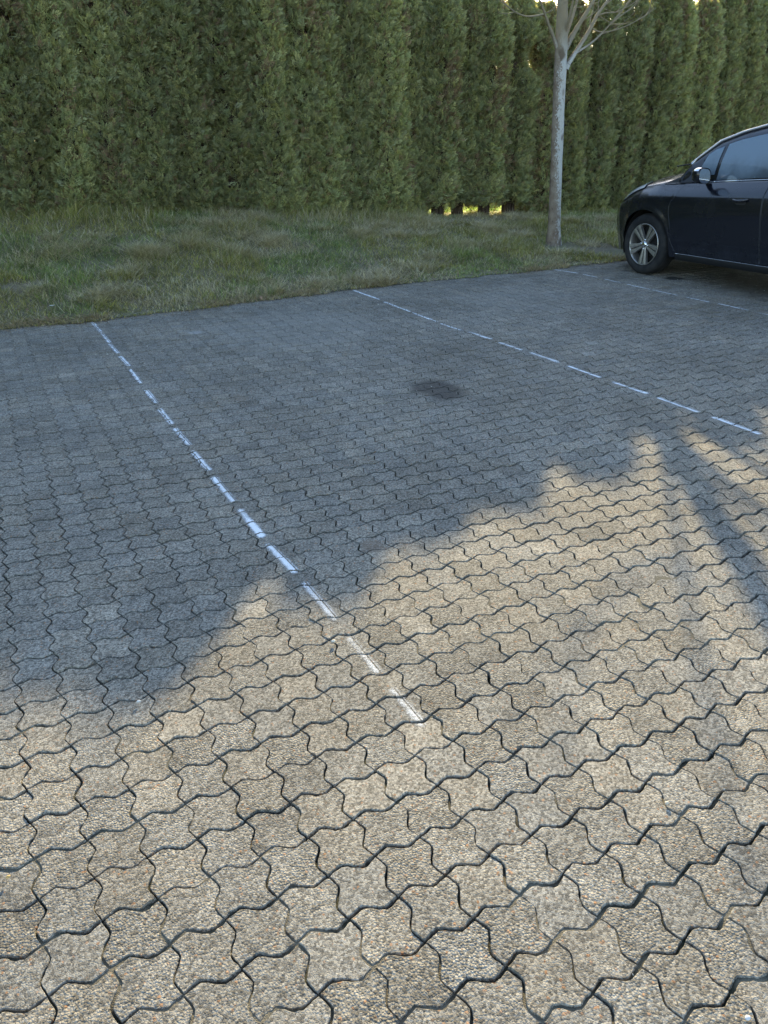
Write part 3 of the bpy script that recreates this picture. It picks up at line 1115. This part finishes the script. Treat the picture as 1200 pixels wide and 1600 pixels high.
# ------------------------------------------------------------------ parked car (local frame: s forward from front axle, y left, z up)
def make_car():
    paint = Mat('navy_paint')
    pn = paint.noise(paint.pos(), 900, 1)
    paint.set((.0030, .0042, .0095), paint.ramp(paint.noise(paint.pos(), 6, 4), .3, .7, .16, .30), .5)
    paint.b.inputs['Coat Weight'].default_value = .6
    paint.b.inputs['Coat Roughness'].default_value = .08
    paint = paint.m
    black = plain('black_plastic', (.010, .011, .013), .55)
    rubber = Mat('tyre_rubber')
    rubber.set(rubber.mix(rubber.ramp(rubber.noise(rubber.pos(), 14, 4), .35, .7), (.016, .017, .019), (.030, .030, .030)), .85, .2)
    rubber = rubber.m
    alloy = Mat('dull_alloy')
    alloy.set(alloy.mix(alloy.ramp(alloy.noise(alloy.pos(), 25, 4), .3, .7), (.36, .35, .34), (.46, .45, .44)), .36, .5, .85)
    alloy = alloy.m
    seam = plain('shut_line_grey', (.045, .05, .06), .35, .3)
    chrome = plain('chrome_trim', (.72, .73, .75), .12, 1.0)
    dark = plain('wheel_well_dark', (.006, .006, .007), .9)
    lampg = Mat('lamp_lens')
    lampg.set((.52, .54, .56), .25, .6)
    lampg.b.inputs['Coat Weight'].default_value = .8
    lampg = lampg.m
    # misted side glass: clear pane with a condensation film, sky reflection painted in blue
    G = Mat('misted_glass')
    p = G.pos()
    G.set((.012, .016, .020), .04, .6)
    film = G.n('ShaderNodeBsdfDiffuse')
    film.inputs[0].default_value = (.40, .53, .68, 1)
    tl = G.n('ShaderNodeBsdfTranslucent')
    tl.inputs[0].default_value = (.46, .60, .76, 1)
    fm = G.n('ShaderNodeMixShader')
    fm.inputs[0].default_value = .5
    G.l(film.outputs[0], fm.inputs[1])
    G.l(tl.outputs[0], fm.inputs[2])
    sp = G.n('ShaderNodeSeparateXYZ')
    G.l(p, sp.inputs[0])
    wisps = G.noise(p, 3.0, 4, .6)
    mist = G.ramp(G.math('ADD', sp.outputs[2], G.math('MULTIPLY', wisps, .35)), 1.12, 1.38, .20, .80)
    mps = G.n('ShaderNodeMapping')
    mps.inputs['Scale'].default_value = (30, 30, 7)
    G.l(p, mps.inputs[0])
    runs = G.ramp(G.noise(mps.outputs[0], 1.0, 3, .7), .60, .66)
    mist = G.math('MAXIMUM', mist, G.math('MULTIPLY', runs, .35))
    mg = G.n('ShaderNodeMixShader')
    G.l(mist, mg.inputs[0])
    G.l(G.b.outputs[0], mg.inputs[1])
    G.l(fm.outputs[0], mg.inputs[2])
    G.l(mg.outputs[0], G.out.inputs[0])
    glass = G.m
    scr = Mat('windscreen_glass')
    scr.set((.012, .016, .020), .03, .6)
    scr = scr.m

    car = link('parked_car', None, label='dark navy hatchback parked at the right, nose towards the hedge', cat='car')
    car.location = (6.62, 5.165, 0)
    car.rotation_euler = (0, 0, math.pi / 2)      # local +x forward -> world +y, local +y left -> world -x
    WB, R = 2.60, .312
    S_W = [-3.42, -3.38, -3.25, -3.0, -2.4, -.6, 0, .25, .45, .60, .70, .77, .805]
    W_W = [.30, .62, .76, .83, .87, .87, .87, .855, .81, .71, .60, .42, .12]
    S_B = [-3.42, -3.3, -3.0, -1.5, -.8, -.40, -.1, .15, .34, .50, .63, .72, .805]
    Z_B = [.80, .95, 1.02, 1.005, .965, .945, .925, .89, .835, .76, .695, .64, .54]
    S_C = [-3.42, -3.3, -.3, -.05, .15, .34, .50, .63, .72, .805]
    Z_C = [.85, 1.0, 1.03, 1.035, 1.010, .960, .895, .80, .70, .55]

    def zlow(s):
        z = .225 if s < .35 else .225 - .03 * min(1, (s - .35) / .3)
        for s0 in (0, -WB):
            dd = (R + .045) ** 2 - (s - s0) ** 2
            if dd > 0:
                z = max(z, R + math.sqrt(dd) - .005)
        return z

    def side(s, t):
        """left flank, t 0 at the bottom edge to 1 at the belt"""
        zb = np.interp(s, S_B, Z_B)
        z0 = zlow(s)
        z = z0 + (zb - z0) * t
        w = np.interp(s, S_W, W_W)
        zr = (z - .22) / (zb - .22)
        tuck = .055 * max(0, .28 - zr) / .28 + .085 * max(0, (zr - .80) / .20) ** 1.4 + .018 * math.sin(max(0, min(1, zr)) * math.pi * 2.2)
        for s0 in (0, -WB):
            d_ = math.hypot(s - s0, z - R)
            tuck -= .016 * max(0, 1 - abs(d_ - (R + .05)) / .06)
        return np.array([s, w - tuck * min(1, w / .6), z])

    ss = sorted(set(np.round(np.concatenate([np.linspace(-3.42, .805, 70), np.linspace(-.36, .36, 40), np.linspace(-WB - .36, -WB + .36, 34), np.linspace(.4, .805, 24)]), 4)))
    ts = np.linspace(0, 1, 22)
    g = Geo()
    rows = []
    for s in ss:
        L = [side(s, t) for t in ts]
        top = L[-1]
        zc = max(np.interp(s, S_C, Z_C), top[2] + .005)
        for u in np.linspace(0, 1, 9)[1:]:
            L.append(np.array([s, top[1] * (1 - u), top[2] + (zc - top[2]) * (1 - (1 - u) ** 2.3)]))
        Rr = [q * np.array([1, -1, 1]) for q in L[:-1]][::-1]
        rows.append(L + Rr)
    g.grid(rows)
    g.F.append(tuple(range(len(rows[0]))))
    nb_ = (len(rows) - 1) * len(rows[0])
    g.F.append(tuple(nb_ + k for k in range(len(rows[0])))[::-1])
    body = link('body', g.mesh('body', True), paint, car)

    # greenhouse
    S_R = [-3.38, -3.22, -2.9, -2.3, -1.6, -1.13, -.9, -.67, -.44, -.33]
    W_R = [.76, .68, .61, .59, .595, .61, .635, .675, .745, .785]
    Z_R = [1.00, 1.22, 1.43, 1.485, 1.480, 1.425, 1.375, 1.295, 1.120, .985]
    S_T = [-3.38, -3.22, -2.9, -2.3, -1.6, -1.13, -.9, -.67, -.44, -.33, .0]
    Z_T = [1.02, 1.28, 1.50, 1.555, 1.545, 1.495, 1.45, 1.37, 1.235, 1.165, 1.02]

    def gh(s, t, off=0.0):
        zb = np.interp(s, S_B, Z_B) - .02
        wb = side(s, 1.0)[1] - .004
        wr, zr = np.interp(s, S_R, W_R), np.interp(s, S_R, Z_R)
        y = wb + (wr - wb) * t + .022 * math.sin(math.pi * t)
        return np.array([s, y + off, zb + (zr - zb) * t + off * .25])

    g = Geo()
    rows = []
    gs = np.concatenate([np.linspace(-3.38, -1.2, 26), np.linspace(-1.12, -.33, 20)])
    for s in gs:
        L = [gh(s, t) for t in np.linspace(0, 1, 8)]
        e_ = L[-1]
        zc = max(np.interp(s, S_T, Z_T), e_[2])
        for u in np.linspace(0, 1, 9)[1:]:
            L.append(np.array([s, e_[1] * (1 - u), e_[2] + (zc - e_[2]) * (1 - (1 - u) ** 2.6)]))
        Rr = [q * np.array([1, -1, 1]) for q in L[:-1]][::-1]
        rows.append(L + Rr)
    g.grid(rows)
    link('roof', g.mesh('roof', True), paint, car)

    # windscreen: from the cowl to the roof edge, bulging forward
    g = Geo()
    rows = []
    for k in range(12):
        f = k / 11
        row = []
        for v in np.linspace(-1, 1, 17):
            s_edge = -.36 - f * .66
            wr, zr = np.interp(s_edge, S_R, W_R), np.interp(s_edge, S_R, Z_R)
            bul = (1 - v * v)
            s_ = s_edge + bul * (.36 - .22 * f)
            zt = zr + .055 * bul
            row.append((s_, v * (wr - .005), zt + .012))
        rows.append(row)
    g.grid(rows)
    ws = link('windscreen', g.mesh('windscreen', True), scr, car)

    def flank_patch(f, s0, s1, t0, t1, n, m, off, mirror):
        """f(s,t,off): patch of the flank; s0/s1 may be callables of t"""
        P = []
        for i in range(n):
            row = []
            for j in range(m):
                t = t0 + (t1 - t0) * j / (m - 1)
                a = s0(t) if callable(s0) else s0
                b = s1(t) if callable(s1) else s1
                q = f(a + (b - a) * i / (n - 1), t, off)
                row.append(q * np.array([1, mirror, 1]))
            P.append(row)
        return P

    def side_off(s, t, off):
        q = side(s, t)
        return q + np.array([0, off, 0])

    def zt(s, z):
        z0 = zlow(s)
        return (z - z0) / (np.interp(s, S_B, Z_B) - z0)

    for m_ in (1, -1):
        # side glass
        for nm, s0, s1, t0, t1 in (('quarter_window', lambda t: -.50 - .12 * t, lambda t: -.735 - .02 * t, .20, .84),
                                   ('side_window', lambda t: -.775 - .02 * t, lambda t: -1.43 - .03 * t, .07, .86),
                                   ('side_window', lambda t: -1.53 - .03 * t, lambda t: -2.36 + .02 * t, .07, .86),
                                   ('quarter_window', lambda t: -2.44 + .02 * t, lambda t: -2.95 + .12 * t, .12, .80)):
            g = Geo()
            g.grid(flank_patch(gh, s0, s1, t0, t1, 10, 8, .006, m_))
            link(nm, g.mesh(nm, True), glass, car)
        # bright strip under the windows and along the roof rail
        g = Geo()
        P = [gh(s, .035, .010) * np.array([1, m_, 1]) for s in np.linspace(-.76, -2.9, 40)]
        g.tube(P, .0042, 6)
        link('window_trim', g.mesh('window_trim', True), chrome, car)
        g = Geo()
        P = [(gh(s, 1.0, .006) + np.array([0, -.012, .012])) * np.array([1, m_, 1]) for s in np.linspace(-.42, -2.9, 50)]
        g.tube(P, .013, 8)
        link('roof_rail', g.mesh('roof_rail', True), plain('roof_strip', (.42, .43, .45), .25, .9), car)
        # doors, standing 2.5 mm proud of the body so that the shut lines show
        fd0 = lambda t: -.42 + .12 * math.sin(math.pi * min(1, t * 1.05)) * (.9) - .03 * (1 - t)
        fd1 = lambda t: -1.42 - .05 * (1 - t)
        rd0 = lambda t: -1.430 - .05 * (1 - t)
        rd1 = lambda t: -2.30 - .06 * t
        doors = []
        for a, b in ((fd0, fd1), (rd0, rd1)):
            g = Geo()
            tl0 = .075
            g.grid(flank_patch(side_off, a, b, tl0, .975, 26, 20, .0045, m_))
            doors.append(link('door', g.mesh('door', True), paint, car))
            for edge in (a, b):
                g = Geo()
                P = []
                for t in np.linspace(tl0, .975, 26):
                    q = side_off(edge(t), t, .0035)
                    P.append(q * np.array([1, m_, 1]))
                g.tube(P, .0024, 5)
                link('shut_line', g.mesh('shut_line', True), seam, car)
        for d_, s_h in zip(doors, (-1.20, -2.12)):
            g = Geo()
            t_h = zt(s_h, .815)
            c = side_off(s_h, t_h, .0)
            P = [(c + np.array([u * .085, .012 + .030 * math.sin(math.pi * (u + 1) / 2) ** .6, .010 * u * u - .004 * u])) * np.array([1, m_, 1]) for u in np.linspace(-1, 1, 11)]
            g.tube(P, [.008, .012, .013, .013, .013, .013, .013, .013, .013, .012, .008], 8)
            link('handle', g.mesh('handle', True), paint, d_)
            g = Geo()
            ang = np.linspace(0, 2 * math.pi, 20, endpoint=False)
            Pc = [(c + np.array([.065 * math.cos(a_), .007, -.012 + .028 * math.sin(a_)])) * np.array([1, m_, 1]) for a_ in ang]
            g.add(Pc, [tuple(range(20))])
            link('handle_recess', g.mesh('handle_recess'), black, d_)
        # sill, with a thin bright line
        g = Geo()
        P0, P1, P2 = [], [], []
        for s in np.linspace(-.44, -2.18, 30):
            w = side(s, .02)[1]
            P0.append((s, m_ * (w + .012), .262)); P1.append((s, m_ * (w + .010), .205)); P2.append((s, m_ * (w - .09), .185))
        g.grid([P0, P1, P2])
        link('sill', g.mesh('sill', True), black, car)
        g = Geo()
        g.tube([(p_[0], p_[1] + m_ * .002, p_[2] + .004) for p_ in P0], .0020, 6)
        link('sill_trim', g.mesh('sill_trim', True), chrome, car)
        # triangular cowl panel in front of the mirror
        g = Geo()
        q = [gh(-.36, .10, .010), gh(-.60, .06, .012), gh(-.66, .16, .012), gh(-.56, .80, .010), gh(-.44, .82, .010), gh(-.37, .6, .010)]
        q0 = side_off(-.13, .985, .007)
        g.add([x_ * np.array([1, m_, 1]) for x_ in [q0] + q], [tuple(range(7))])
        g2 = Geo()
        g2.tube([x_ * np.array([1, m_, 1]) + np.array([0, m_ * .003, -.004]) for x_ in (q0, side_off(-.26, .975, .009), q[1])], .0035, 5)
        link('pillar_trim', g2.mesh('pillar_trim', True), seam, car)
        link('pillar_panel', g.mesh('pillar_panel'), plain('satin_black', (.045, .050, .066), .30), car)
        # mirror
        mc = np.array([-.74, .955, 1.015])
        g = Geo()
        rings = []
        for u, sc in ((-.062, .90), (-.045, .98), (-.01, 1.0), (.03, .86), (.055, .62), (.07, .25)):
            ring = []
            for a_ in np.linspace(0, 2 * math.pi, 20, endpoint=False):
                ca, sa = math.cos(a_), math.sin(a_)
                y_ = .084 * sc * abs(ca) ** .7 * (1 if ca > 0 else -1)
                z_ = .070 * sc * abs(sa) ** .7 * (1 if sa > 0 else -1) + .012 * ca
                ring.append((mc + np.array([u, y_, z_])) * np.array([1, m_, 1]))
            rings.append(ring)
        g.grid(rings, close_v=True)
        g.F.append(tuple(5 * 20 + k for k in range(20)))
        mir = link('door_mirror', g.mesh('door_mirror', True), paint, car)
        g = Geo()
        ring = [rings[0][k] + np.array([.004, 0, 0]) for k in range(20)]
        g.add(ring, [tuple(range(20))])
        link('mirror_glass', g.mesh('mirror_glass'), plain('mirror_silver', (.85, .87, .88), .03, 1.0), mir)
        g = Geo()
        cap = []
        for u, sc in ((-.05, 1.02), (-.01, 1.04), (.032, .90), (.058, .66)):
            row = []
            for a_ in np.linspace(.35, math.pi - .1, 10):
                ca, sa = math.cos(a_), math.sin(a_)
                row.append((mc + np.array([u, .084 * sc * abs(ca) ** .7 * (1 if ca > 0 else -1), .070 * sc * abs(sa) ** .7 + .012 * ca + .002])) * np.array([1, m_, 1]))
            cap.append(row)
        g.grid(cap)
        link('mirror_cap', g.mesh('mirror_cap', True), chrome, mir)
        g = Geo()
        g.tube([np.array(p_) * np.array([1, m_, 1]) for p_ in ((-.70, .80, .955), (-.71, .86, .965), (-.73, .92, .975))], [.028, .022, .018], 8)
        link('mirror_foot', g.mesh('mirror_foot', True), black, mir)
        # headlight wrapped round the corner
        g = Geo()
        P = []
        for i in range(14):
            f = i / 13
            s = .14 + f * .56
            b0 = side(s, 1.0)
            row = []
            zc = np.interp(s, S_C, Z_C)
            for j in range(7):
                v = j / 6 * (.36 * math.sin(math.pi * (f * .8 + .1)) + .05) - .065
                if v <= 0:
                    q = side(s, 1 + v * 1.6)
                    row.append((q + np.array([.002, .008, .006])) * np.array([1, m_, 1]))
                else:
                    y_ = b0[1] * (1 - v)
                    z_ = b0[2] + (max(zc, b0[2] + .005) - b0[2]) * (1 - (1 - v) ** 2.3)
                    row.append(np.array([s + .002, y_ + .004, z_ + .009]) * np.array([1, m_, 1]))
            P.append(row)
        g.grid(P)
        link('headlight', g.mesh('headlight', True), lampg, car)
        # rear lamp
        g = Geo()
        g.grid(flank_patch(side_off, -3.05, -3.36, .78, .99, 8, 6, .006, m_))
        link('tail_lamp', g.mesh('tail_lamp', True), plain('red_lens', (.22, .01, .01), .15), car)

    # grille, bumper strip, plates
    g = Geo()
    rows = []
    for z in (.27, .33, .40, .47):
        rows.append([(.79 - .22 * abs(v) ** 2.6 + .018, v * .55, z) for v in np.linspace(-1, 1, 17)])
    g.grid(rows)
    link('grille', g.mesh('grille', True), black, car)
    g = Geo()
    g.box((-3.425, 0, .62), (.012, .26, .06))
    link('number_plate', g.mesh('number_plate'), plain('plate_white', (.7, .7, .68), .5), car)
    # dark underside and wheel wells
    g = Geo()
    g.box((-1.32, 0, .34), (1.92, .60, .12))
    link('underbody', g.mesh('underbody'), dark, car)
    g = Geo()
    g.box((-1.85, 0, .72), (1.35, .74, .16))
    link('cabin_floor', g.mesh('cabin_floor'), dark, car)

    # wheels
    tyre_prof = [(.206, -.070), (.214, -.086), (.235, -.098), (.262, -.102), (.285, -.097), (.302, -.084), (.309, -.06), (.311, 0), (.309, .06), (.302, .084), (.285, .097), (.262, .102), (.235, .098), (.214, .086), (.206, .070)]
    rim_prof = [(.214, .088), (.213, .094), (.207, .096), (.203, .090), (.199, .078), (.194, .05), (.192, -.02), (.19, -.08)]

    def lathe(prof, n=48, closed=False):
        return [[(r_ * math.cos(a_), w_, r_ * math.sin(a_)) for a_ in np.linspace(0, 2 * math.pi, n, endpoint=False)] for r_, w_ in prof]
    g = Geo(); g.grid(lathe(tyre_prof), close_v=True); m_tyre = g.mesh('tyre', True)
    g = Geo()
    for s0 in (-.045, -.016, .016, .045):
        g.grid([[(rr * math.cos(a_), s0 + w_, rr * math.sin(a_)) for a_ in np.linspace(0, 2 * math.pi, 48, endpoint=False)] for rr, w_ in ((.3095, -.004), (.3125, -.002), (.3125, .002), (.3095, .004))], close_v=True)
    m_tread = g.mesh('tread_rib', True)
    g = Geo(); g.grid(lathe(rim_prof), close_v=True); m_rim = g.mesh('rim', True)
    g = Geo()
    g.grid(lathe([(.0, .01), (.19, .01)], 40), close_v=True)
    g.grid(lathe([(.0, .030), (.13, .030), (.135, .012)], 40), close_v=True)
    m_disc = g.mesh('brake_disc')
    # one broad two-pronged spoke
    g = Geo()
    for sgn in (-1, 1):
        inner, outer = [], []
        P = []
        for f in np.linspace(0, 1, 7):
            rr = .030 + f * .171
            c_ = sgn * (.012 + .021 * f)
            hw = .0120 + .0150 * f
            z_ = .078 + .016 * f
            P.append([(rr, z_ - .028, c_ - hw), (rr, z_, c_ - hw + .002), (rr, z_ + .003, c_), (rr, z_ + .001, c_ + hw - .002), (rr, z_ - .028, c_ + hw)])
        g.grid(np.array(P))
    m_spoke = g.mesh('spoke', False)
    g = Geo(); g.grid(lathe([(.0, .094), (.020, .094), (.027, .090), (.034, .082), (.036, .06)], 24), close_v=True); m_hub = g.mesh('hub_cap', True)
    g = Geo()
    for k in range(4):
        a_ = k * math.pi / 2 + .5
        g.grid([[(.048 * math.cos(a_) + rr * math.cos(b_), w_, .048 * math.sin(a_) + rr * math.sin(b_)) for b_ in np.linspace(0, 6.283, 8, endpoint=False)] for rr, w_ in ((.0085, .06), (.0085, .088), (.0, .090))], close_v=True)
    m_nut = g.mesh('wheel_nuts', True)
    for s0 in (0, -WB):
        for m_ in (1, -1):
            tyre = link('tyre', m_tyre, rubber, car)
            tyre.location = (s0, m_ * .762, R)
            tyre.rotation_euler = (0, .35, 0 if m_ > 0 else math.pi)
            link('tread_rib', m_tread, rubber, tyre)
            link('rim', m_rim, alloy, tyre)
            link('brake_disc', m_disc, dark, tyre)
            for k in range(5):
                o = link('spoke', m_spoke, alloy, tyre)
                o.rotation_euler = (0, k * 2 * math.pi / 5, 0)
            link('hub_cap', m_hub, chrome, tyre)
            link('wheel_nuts', m_nut, chrome, tyre)
            g = Geo()
            rr = R + .06
            g.grid([[(s0 + rr * math.cos(a_), m_ * y_, R + rr * math.sin(a_)) for a_ in np.linspace(-.35, math.pi + .35, 28)] for y_ in (.80, .60)])
            link('wheel_arch_liner', g.mesh('wheel_arch_liner', True), dark, car)
    # wiper tip showing over the cowl
    g = Geo()
    g.tube([(-.10, .62, 1.075), (-.16, .40, 1.10), (-.2, .1, 1.13)], [.006, .007, .004], 6)
    link('wiper', g.mesh('wiper', True), black, car)
    return car


make_car()


# ------------------------------------------------------------------ litter and loose stones
def scrap(px_, py_, s_, lab, z=None, y=None):
    w_ = on_y(px_, py_, y) if y else on_z(px_, py_, .004)
    r = np.random.default_rng(int(px_))
    g = Geo()
    n = 7
    top = [(s_ * math.cos(a_) * r.uniform(.6, 1.1), s_ * .7 * math.sin(a_) * r.uniform(.6, 1.1), s_ * r.uniform(.2, .6)) for a_ in np.linspace(0, 6.283, n, endpoint=False)]
    bot = [(x_, y_, z_ - .0015) for x_, y_, z_ in top]
    g.add(top + bot + [(0, 0, s_ * .15), (0, 0, s_ * .15 - .0015)],
          [(i, (i + 1) % n, 2 * n) for i in range(n)] + [(n + (i + 1) % n, n + i, 2 * n + 1) for i in range(n)] + [(i, n + i, n + (i + 1) % n, (i + 1) % n) for i in range(n)])
    o = link('paper_scrap', g.mesh('paper_scrap'), MAT_PAPER, label=lab, cat='litter')
    o.location = (w_[0], w_[1], float(terrain(w_[0], w_[1])) + .05 if y else .004)


scrap(83, 481, .030, 'small white scrap of paper in the grass at the left', y=6.25)


def pebble(px_, py_, s_, col, lab):
    w_ = on_z(px_, py_, .004)
    r = np.random.default_rng(int(px_ + py_))
    g = Geo()
    rings = []
    for v in np.linspace(.08, math.pi - .08, 6):
        rings.append([(s_ * math.sin(v) * math.cos(a_) * r.uniform(.85, 1.12), s_ * .75 * math.sin(v) * math.sin(a_) * r.uniform(.85, 1.12), s_ * .6 * math.cos(v)) for a_ in np.linspace(0, 6.283, 9, endpoint=False)])
    g.grid(rings, close_v=True)
    g.F.append(tuple(range(9))); g.F.append(tuple(45 + k for k in range(9))[::-1])
    o = link('pebble', g.mesh('pebble', True), plain('pebble_stone', col, .7), label=lab, cat='pebble')
    o.location = (w_[0], w_[1], .004 + s_ * .5)


pebble(1168, 1592, .006, (.6, .6, .62), 'small white pebble in the bottom right corner')
pebble(521, 1003, .007, (.62, .58, .50), 'pale chip lying just left of the sunlit dashes')
pebble(1042, 1256, .006, (.55, .47, .36), 'pale chip in a joint on the right, in full sun')
pebble(13, 1371, .005, (.50, .33, .12), 'ochre pebble near the left edge')
pebble(217, 1097, .006, (.55, .54, .52), 'pale chip at the edge of the shade on the left')

# ------------------------------------------------------------------ dead leaves in the grass, grit on the stones (nobody could count them)
def flecks(X, Y, Z, S, C, name, lab, mat):
    n = len(X)
    az = rng.random(n) * 6.283
    u = np.stack([np.cos(az), np.sin(az), rng.normal(0, .35, n)], -1)
    v = np.stack([-np.sin(az), np.cos(az), rng.normal(0, .35, n)], -1)
    P = np.stack([X, Y, Z], -1)
    S = S[:, None]
    up_ = np.array([0, 0, 1.0])
    V = np.stack([P - u * S, P - v * S * .55 + up_ * S * .25, P + u * S, P + v * S * .55 + up_ * S * .25, P + up_ * S * .45], 1).reshape(-1, 3)
    k = np.arange(n) * 5
    F = np.stack([np.stack([k + a, k + b, k + 4], -1) for a, b in ((0, 1), (1, 2), (2, 3), (3, 0))], 1).reshape(-1, 3)
    o = link(name, fast_mesh(name, V, F, {'tint': np.repeat(C, 5, 0)}), mat, kind='stuff')
    o['label'] = lab


k = 900
X, Y = sample(k, -3, 9, 9.3)
flecks(X, Y, terrain(X, Y) + rng.uniform(.01, .05, k), rng.uniform(.010, .024, k), np.array([.22, .15, .10]) * rng.uniform(.5, 1.6, k)[:, None],
       'dead_leaves', 'small brown dead leaves scattered through the grass', MAT_GRASS)
k = 2600
X, Y = rng.uniform(-1.5, 7.5, k), rng.uniform(-1.2, 6.0, k)
flecks(X, Y, np.maximum(sand_z(X, Y), .008 * (N3(X / CELL_X * .09, Y / CELL_Y * .09) - .5) - .0024) + .0040, rng.uniform(.0012, .0034, k) * (1 + .35 * np.clip(Y, 0, 6)), np.array([.40, .38, .34]) * rng.uniform(.35, 1.5, k)[:, None],
       'grit', 'loose grit and pale chips scattered on the paving', plain('grit_stone', (.38, .36, .32), .9))
k = 7000
X = rng.uniform(-3, 8.5, k)
dd = np.abs(rng.normal(0, .045 + .07 * N2(X * 1.7, 4.4), k))
Y = edge_y(X) + .02 - dd
kk = N3(X * 3.1, 8.2) > rng.uniform(.1, .8, k)
X, Y = X[kk], Y[kk]
n = len(X)
flecks(X, Y, np.maximum(sand_z(X, Y), .008 * (N3(X / CELL_X * .09, Y / CELL_Y * .09) - .5) - .0024) + .0048, rng.uniform(.003, .010, n), np.array([.26, .20, .14]) * rng.uniform(.4, 1.4, n)[:, None],
       'edge_litter', 'crumbs of soil and dead bits spilled from the grass onto the stones', MAT_GRASS)
